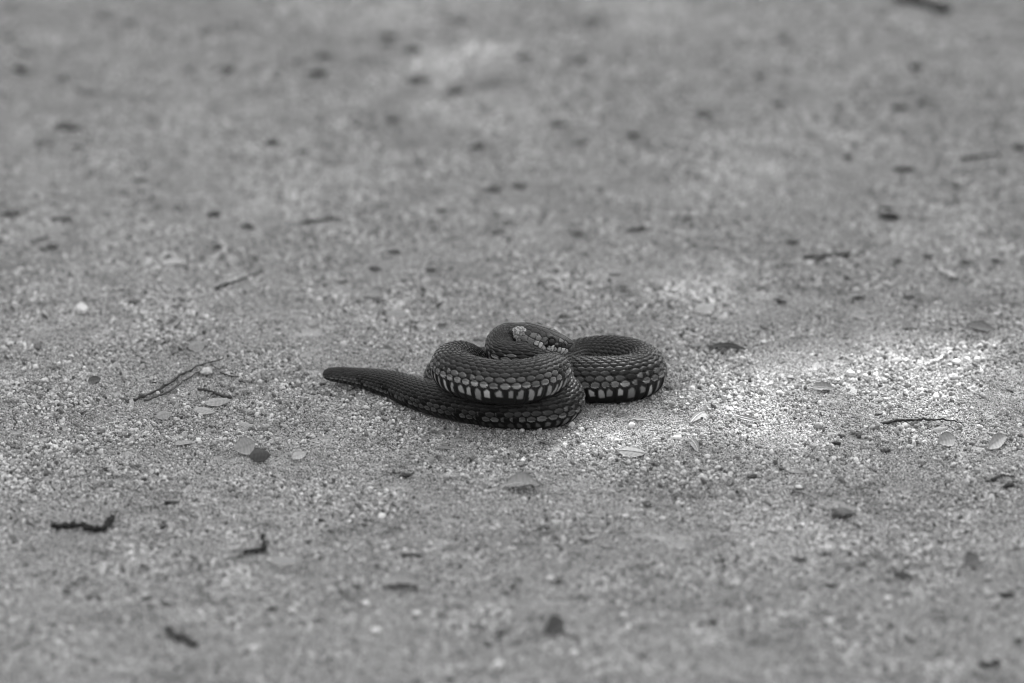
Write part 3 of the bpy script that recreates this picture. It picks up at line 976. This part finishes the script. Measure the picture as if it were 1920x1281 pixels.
# --- leaves
leaf((440, 862), (478, 850), 36, 0.26, "round grey leaf leaning against a darker leaf, in front of the tail", roll=55, curl=0.1, arch=0.02, shape=0.65)
leaf((466, 872), (508, 868), 30, 0.06, "dark grey leaf propped on the round grey leaf", roll=38, curl=-0.35, arch=0.1, lift=3, shape=0.65)
leaf((546, 870), (574, 861), 18, 0.36, "small pale leaf standing on edge beside the dark grey leaf", roll=40, curl=0.1, shape=0.6)
leaf((383, 770), (433, 762), 22, 0.27, "smooth lance-shaped leaf just below the short dark twig, upper of two", roll=25, curl=-0.2, lift=3)
leaf((362, 778), (404, 785), 20, 0.29, "smooth lance-shaped leaf in front of its twin, lower of two", roll=22, curl=-0.15, lift=1.5)
leaf((293, 797), (322, 788), 22, 0.24, "stubby grey leaf half buried beside the lower end of the split twig", roll=35, curl=-0.15, shape=0.7)
leaf((440, 802), (476, 808), 16, 0.26, "faint curled leaf buried in grit under the two lance-shaped leaves", roll=15, curl=-0.4, lift=0)
leaf((327, 842), (368, 838), 16, 0.26, "flat faint leaf with a dark tip beside the round grey leaf", roll=10, lift=0.5)
leaf((1160, 849), (1212, 856), 30, 0.24, "broad pale leaf lying flat in front of the bottom coil", roll=18, curl=-0.2, rib=True)
leaf((1293, 832), (1309, 856), 16, 0.21, "pointed ribbed leaf lying away from the viewer in the bright gravel", roll=25, curl=0.3, rib=True)
leaf((1296, 800), (1321, 780), 15, 0.22, "ribbed leaf tipped up on a pebble right of the coils", roll=35, curl=0.35, rib=True, lift=2)
leaf((1383, 789), (1428, 801), 12, 0.25, "narrow twisted pale leaf in the bright gravel", roll=35, curl=0.4, rib=True)
leaf((1183, 787), (1218, 791), 9, 0.22, "narrow flat sliver of leaf right beside the bottom coil", roll=20, lift=0.5)
leaf((1522, 735), (1565, 738), 20, 0.24, "boat-shaped pale leaf with a dark underside, middle of the sunlit patch", roll=28, curl=0.5, rib=True)
leaf((1757, 843), (1792, 836), 30, 0.24, "broken grey leaf just below the thin knotty twig", roll=45, curl=0.2, shape=0.7)
leaf((1852, 857), (1884, 834), 26, 0.30, "folded pale leaf standing up near the right edge below the knotty twig", roll=60, curl=0.4, shape=0.6)
leaf((1748, 815), (1776, 811), 14, 0.22, "small curled leaf under the knotty twig's thin end", roll=25, curl=-0.4)
leaf((1670, 685), (1694, 683), 20, 0.24, "small oval leaf at the far rim of the sunlit patch", roll=25, curl=-0.3, shape=0.65)
leaf((1814, 619), (1866, 632), 22, 0.11, "dark blurred leaf beyond the sunlit patch near the right edge", roll=28, curl=0.2)
leaf((1302, 592), (1340, 584), 32, 0.21, "grey blurred oval leaf behind the right loop of the snake", roll=25, curl=-0.1, shape=0.65)
leaf((1325, 656), (1404, 663), 15, 0.07, "long dark rolled leaf right behind the snake's right loop", roll=14, curl=0.7, lift=4)
leaf((946, 926), (1012, 924), 44, 0.22, "curled leaf with a black shaded edge in front of the coils", roll=14, curl=0.55, lift=3, arch=0.08, rib=True)
leaf((1674, 1083), (1712, 1092), 18, 0.06, "dark pointed leaf in the lower right, below the dark chunky clod", roll=35, curl=-0.3)
leaf((1808, 1072), (1836, 1062), 34, 0.12, "mid-grey round leaf in the lower right beside a pale round pebble", roll=45, shape=0.7)
leaf((1018, 1202), (1056, 1176), 36, 0.06, "dark triangular leaf standing on edge in the blurred foreground", roll=50, curl=0.2, shape=0.8, lift=3)
leaf((716, 1102), (790, 1106), 40, 0.25, "large pale upturned leaf in the blurred foreground", roll=12, curl=0.6)
leaf((508, 1054), (560, 1060), 34, 0.24, "faint pale leaf lying flat right of the L-bent twig", roll=14, curl=-0.2)
leaf((722, 597), (768, 593), 28, 0.22, "flat grey leaf behind the tail, left of the coils", roll=16, curl=-0.1)
leaf((687, 560), (718, 566), 26, 0.24, "pale leaf with a black shadow under it, behind the flat grey leaf", roll=25, curl=0.45, lift=4)
leaf((352, 664), (384, 658), 28, 0.22, "grey oval leaf behind the far end of the split twig", roll=32, curl=-0.2, shape=0.7)
leaf((303, 500), (352, 497), 26, 0.34, "pale blurred flat leaf left of the straight blurred twig", roll=10)
leaf((1567, 1060), (1612, 1066), 16, 0.16, "slim grey leaf with a stalk below the dark chunky clod", roll=25, curl=-0.3)
leaf((1738, 1160), (1770, 1165), 24, 0.16, "faint grey leaf in the blurred lower right corner", roll=25)
leaf((815, 843), (850, 845), 10, 0.16, "narrow dark sliver of leaf just in front of the coils", roll=12, curl=0.3, lift=0.5)
leaf((1475, 868 + 20), (1510, 892), 14, 0.25, "thin buried leaf in the gravel beyond the hair-thin stem", roll=15, lift=0)
leaf((165, 728), (190, 722), 14, 0.10, "small dark upright leaf tip beside two pale pebbles at the left", roll=50, curl=0.3)

# --- pebbles
for (x, y, w, g, lb, sq) in [
    (154, 586, 26, .62, "biggest white pebble, blurred, far left behind the split twig", .9),
    (84, 721, 17, .50, "pale pebble at the far left, left one of a pair", .8),
    (123, 723, 14, .46, "pale pebble at the far left, right one of a pair", .8),
    (388, 701, 24, .46, "pale oval pebble wedged under the far end of the split twig", .7),
    (212, 606, 16, .45, "pale blurred pebble with a dark foot, beside the biggest white pebble", .8),
    (343, 712 + 33, 14, .46, "small pale pebble between the split twig and the short dark twig", .6),
    (1640 - 45, 704, 18, .55, "bright pebble in the middle of the sunlit patch", .8),
    (1794, 684, 18, .58, "bright flat pebble at the foot of the pale slanting straw", .7),
    (1832, 683, 16, .62, "bright round pebble beside the flat one near the slanting straw", .9),
    (1789, 713, 17, .55, "bright pebble in front of the pair near the slanting straw", .8),
    (1432, 642, 15, .58, "bright blurred pebble behind the sunlit patch, right of the snake", .8),
    (1849, 653, 13, .42, "grey pebble at the far right rim of the sunlit patch", .8),
    (1072, 797, 15, .52, "pale cracked pebble touching the right end of the bottom coil", .8),
    (1038, 799, 11, .46, "small pebble tucked under the bottom coil", .8),
    (979, 806, 12, .56, "squarish pale pebble in front of the middle of the bottom coil", .8),
    (644, 720, 9, .50, "small wedge-shaped pebble under the lifted tail tip", .9),
    (664, 722, 13, .46, "oval pebble under the tail, behind the wedge-shaped one", .6),
    (749, 746, 10, .38, "upright grey pebble leaning on the tail", .95),
    (773, 759, 13, .46, "rounded pebble against the thick part of the tail", .75),
    (1032, 1090, 16, .55, "white triangular pebble with a dark chip beside it in the foreground", .9),
    (1173, 973, 14, .60, "white pebble with a dark shadow in front of the bright gravel", .8),
    (1243, 974, 12, .60, "white pebble right of the shadowed one in front of the bright gravel", .8),
    (1553, 1029, 16, .55, "pale pebble below the dark chunky clod, left of two", .8),
    (1700, 1030, 18, .46, "oblong pebble below the dark chunky clod, right of two", .6),
    (1706, 978, 20, .40, "rounded grey pebble right of the dark chunky clod", .7),
    (1853, 1088, 16, .46, "pale round pebble below the mid-grey round leaf", .9),
    (1556, 1166, 22, .60, "white blurred pebble at the bottom right", .7),
    (1379, 1092, 18, .55, "pale blurred pebble in the right foreground, below the coil's right end", .7),
    (1665, 1126, 16, .60, "bright blurred pebble below the dark pointed leaf", .9),
    (705, 1187, 22, .60, "white blurred pebble below the large pale upturned leaf", .8),
    (780, 1155, 18, .60, "white blurred pebble below the right end of the large upturned leaf", .8),
    (686, 1133, 18, .55, "pale blurred pebble just below the left end of the large upturned leaf", .8),
    (1170, 1153, 16, .55, "pale blurred pebble right of the dark triangular leaf", .8),
    (1076, 1225, 18, .58, "pale blurred pebble below the dark triangular leaf", .8),
    (548, 1147, 16, .60, "white blurred pebble below the faint pale leaf", .9),
    (475, 1220, 22, .55, "pale blurred pebble right of the curved blurred twig", .8),
    (933, 1250, 26, .58, "pale pebble at the bottom edge of the picture", .8),
    (38, 510, 16, .50, "pale pebble at the left edge, level with the straight blurred twig", .8),
    (270, 570, 12, .50, "small pale pebble right of the black chip behind the split twig", .8),
    (1498, 914, 14, .62, "small bright pebble at the start of the hair-thin stem", .7),
]:
    pebble(x, y, w, g, lb, sq)

# --- dark chips
chip(1580, 960, 40, 32, 8, 0.07, "dark chunky clod standing in the gravel in the right foreground", name="soil_clod", cat="clod", group=None)
for (x, y, w, h, an, g, lb) in [
    (36, 131, 30, 18, 10, .03, "blackest blurred chip at the top left corner"),
    (47, 97, 16, 32, 30, .06, "slanting dark chip above the blackest one at the top left"),
    (116, 147, 20, 12, 40, .08, "small faint chip right of the blackest one at the top left"),
    (160, 168, 18, 26, 40, .08, "slanting grey chip below the small faint one at the top left"),
    (126, 240, 50, 16, -10, .05, "wide dark chip at the left, level with the tops of the far litter"),
    (78, 268, 18, 20, -40, .07, "hooked dark chip below the wide dark one at the left"),
    (151, 279, 20, 13, 20, .07, "small dark chip right of the hooked one at the left"),
    (425, 135, 38, 17, 0, .035, "dark oval chip in the far background, left of two alike"),
    (597, 140, 36, 18, 5, .035, "dark oval chip in the far background, right of two alike"),
    (608, 108, 34, 18, 0, .08, "grey smudgy chip just above the right oval chip"),
    (560, 117, 22, 17, 20, .09, "faint chip between the two dark oval chips"),
    (352, 128, 17, 26, 10, .09, "upright faint chip left of the left oval chip"),
    (383, 60, 22, 20, 0, .09, "faint chip near the top edge above the left oval chip"),
    (244, 40, 22, 20, 0, .09, "faint square chip at the top edge, upper left"),
    (200, 27, 28, 26, 30, .09, "slanting faint chip at the top edge beside the faint square one"),
    (507, 273, 34, 18, 0, .045, "dark chip with a flat top in the distance, below the two oval chips"),
    (571, 286, 18, 16, 30, .08, "small slanting chip right of the flat-topped chip"),
    (728, 70, 28, 20, 0, .07, "round blurred chip near the top, left of the triangular one"),
    (774, 96, 26, 20, 0, .055, "triangular blurred chip beside a pale light spot near the top"),
    (785, 154, 42, 18, 0, .055, "oval dark chip below the triangular one"),
    (855, 174, 34, 16, 0, .08, "grey wide chip right of the oval chip, in the far background"),
    (980, 113, 34, 17, 0, .07, "blurred dark chip in the middle of the far background"),
    (1108, 40, 26, 40, 0, .07, "tall blurred dark chip at the top, left of the bright light spot"),
    (1080, 118, 30, 22, 0, .09, "faint broad chip below the tall blurred one"),
    (1049, 235, 34, 14, -10, .06, "flat dark chip in the distance above the snake's head"),
    (1088, 268, 22, 18, 0, .07, "small dark chip below the flat one above the snake's head"),
    (1188, 255, 24, 20, 20, .07, "dark chip in the distance right of the small one above the head"),
    (740, 222, 28, 28, 0, .085, "tall faint chip in the distance below the oval chip"),
    (896, 276, 26, 16, 20, .07, "faint dark chip in the distance, straight behind the coils"),
    (1322, 213, 24, 20, 0, .05, "round dark chip alone behind the right loop, in the distance"),
    (1425, 143, 22, 14, 0, .07, "small chip in the distance right of the bright light spot"),
    (1470, 74, 26, 28, 0, .08, "faint tall chip in the distance, right of the bright light spot"),
    (1465, 196, 26, 16, 0, .08, "faint chip below the small one, upper right"),
    (1716, 128, 32, 26, -30, .04, "black slanting chip below the thick blurred stick"),
    (1650, 30, 22, 18, 0, .07, "grey chip left of the thick blurred stick"),
    (1876, 22, 18, 12, 0, .06, "small dark chip at the top right corner beyond the stick"),
    (1685, 203, 30, 15, 0, .06, "dark chip below the black slanting one"),
    (1736, 195, 26, 15, 0, .07, "grey chip beside the dark one below the black slanting chip"),
    (1695, 322, 32, 13, -5, .05, "curved dark chip left of the slim blurred twig"),
    (1667, 410, 36, 18, -8, .022, "blackest chip in the middle distance at the right"),
    (1791, 352, 22, 18, 0, .05, "dark chip below the slim blurred twig"),
    (1488, 460, 26, 14, 0, .06, "small dark chip in the middle distance, left of a long one"),
    (1535, 487, 44, 18, 0, .06, "long ragged dark chip behind the sunlit patch"),
    (1582, 482, 30, 20, 0, .065, "round ragged chip at the right end of the long ragged one"),
    (1683, 490, 16, 14, 0, .06, "small chip right of the long and the round ragged ones"),
    (1738, 480, 18, 16, 0, .05, "small chip above the pale blurred straw end"),
    (1869, 487, 18, 12, 0, .045, "small black chip near the right edge above the dark blurred leaf"),
    (1461, 566, 20, 18, 0, .045, "black chip behind the bright blurred pebble"),
    (1610, 563, 24, 11, 0, .05, "flat black chip behind the sunlit patch"),
    (1704, 560, 18, 14, 0, .05, "square black chip right of the flat one behind the sunlit patch"),
    (400, 406, 32, 14, 12, .04, "dark slanted chip in the distance above the straight blurred twig"),
    (461, 425, 22, 12, 0, .06, "small dark chip right of the slanted one"),
    (412, 464, 24, 13, 0, .045, "dark chip between the slanted one and the straight blurred twig"),
    (114, 415, 32, 12, 0, .05, "ragged dark chip beyond the biggest white pebble"),
    (20, 404, 40, 12, 10, .06, "long curved chip at the left edge beyond the biggest white pebble"),
    (316, 483, 18, 12, -30, .045, "small black chip behind the pale flat leaf, left of two"),
    (362, 491, 14, 11, 0, .03, "small black chip touching the pale flat leaf, right of two"),
    (248, 571, 14, 11, -15, .02, "shiny black chip right of the biggest white pebble"),
    (338, 565, 20, 8, 0, .05, "flat dark chip right of the shiny black one"),
    (926, 355, 24, 16, -10, .07, "dark chip in the distance behind the snake's head, left of two"),
    (976, 351, 24, 14, 0, .07, "dark chip in the distance behind the snake's head, right of two"),
    (829, 397, 22, 14, -20, .07, "faint chip in the distance behind the left coil"),
    (1016, 532, 22, 11, 0, .045, "dark chip behind the snake's head, nearest to it"),
    (1190, 434, 32, 14, 10, .07, "ragged grey chip in the distance behind the right loop"),
    (705, 505, 24, 12, -10, .05, "curved dark chip behind the pale leaf with a shadow"),
    (804, 508, 18, 11, -15, .06, "small chip right of the curved one behind the tail"),
    (742, 473, 26, 12, 0, .065, "grey chip in the distance above the curved one behind the tail"),
    (323, 943, 22, 11, 0, .04, "flat dark chip beyond the stubby L-bent twig, upper one"),
    (303, 989, 20, 10, 5, .04, "flat dark chip beyond the stubby L-bent twig, lower one"),
    (598, 976, 18, 10, -15, .03, "black chip in the foreground right of the two flat ones"),
    (619, 998, 14, 8, 0, .05, "tiny dark chip below the black one right of the flat pair"),
    (123, 1113, 17, 11, 15, .05, "dark chip below the kinked twig, in the left corner"),
    (178, 1122, 28, 13, 0, .08, "angled grey chip right of the dark one below the kinked twig"),
    (277, 1125, 18, 11, -10, .06, "grey chip in the left foreground, left of a slanting pair"),
    (310, 1134, 18, 12, -25, .06, "grey chip in the left foreground, right of a slanting pair"),
    (599, 1164, 20, 13, 0, .05, "round dark chip below the faint pale leaf"),
    (770, 1046, 40, 14, 0, .05, "ragged dark chip above the large pale upturned leaf"),
    (1046, 1090, 14, 17, -10, .035, "dark chip behind the white triangular pebble"),
    (893, 1174, 20, 16, -35, .06, "slanting dark chip left of the dark triangular leaf, left of two"),
    (938, 1183, 17, 15, -35, .05, "slanting dark chip left of the dark triangular leaf, right of two"),
    (828, 1152, 17, 12, 0, .05, "round dark chip right of the large pale upturned leaf"),
    (958, 1101, 18, 11, 0, .05, "dark chip left of the white triangular pebble"),
    (1345, 1052, 26, 9, 0, .05, "flat dark chip in front of the bright gravel"),
    (1500, 1048, 24, 11, 0, .05, "flat dark chip left of the slim stalked leaf"),
    (1556, 1099, 20, 10, 0, .045, "flat dark chip below the slim stalked leaf"),
    (1342, 1170, 28, 12, -20, .06, "slanting blurred chip in the right foreground"),
    (1616, 1209, 12, 12, 0, .035, "small black chip at the lower right, left of two round ones"),
    (1709, 1203, 17, 13, 0, .03, "small black chip at the lower right, right of two round ones"),
    (1848, 1246, 20, 18, 0, .02, "black chip in the lower right corner, left of a touching pair"),
    (1867, 1243, 18, 20, 0, .02, "black chip in the lower right corner, right of a touching pair"),
    (1886, 1118, 26, 14, -20, .03, "black pointed chip at the right edge below the mid-grey round leaf"),
    (1910, 1202, 16, 14, 0, .035, "black chip at the right edge above the touching pair"),
    (1890, 920, 26, 14, 20, .025, "black crumbly chip at the right edge near the folded pale leaf"),
    (1412, 896, 22, 12, 10, .04, "dark crumbly chip in the gravel left of the hair-thin stem"),
    (1570, 836, 22, 10, 0, .03, "dark crumbly chip left of the broken grey leaf"),
    (760, 895, 22, 12, 0, .035, "crumbly dark chip in front of the tail's thick part"),
    (1660, 848, 14, 12, 0, .04, "dark crumb between the crumbly chip and the broken grey leaf"),
    (356, 656, 12, 10, 0, .03, "little black crumb left of the grey oval leaf"),
    (845, 1276, 22, 12, 0, .03, "black chip cut by the bottom edge of the picture"),
]:
    chip(x, y, w, h, an, g, lb)
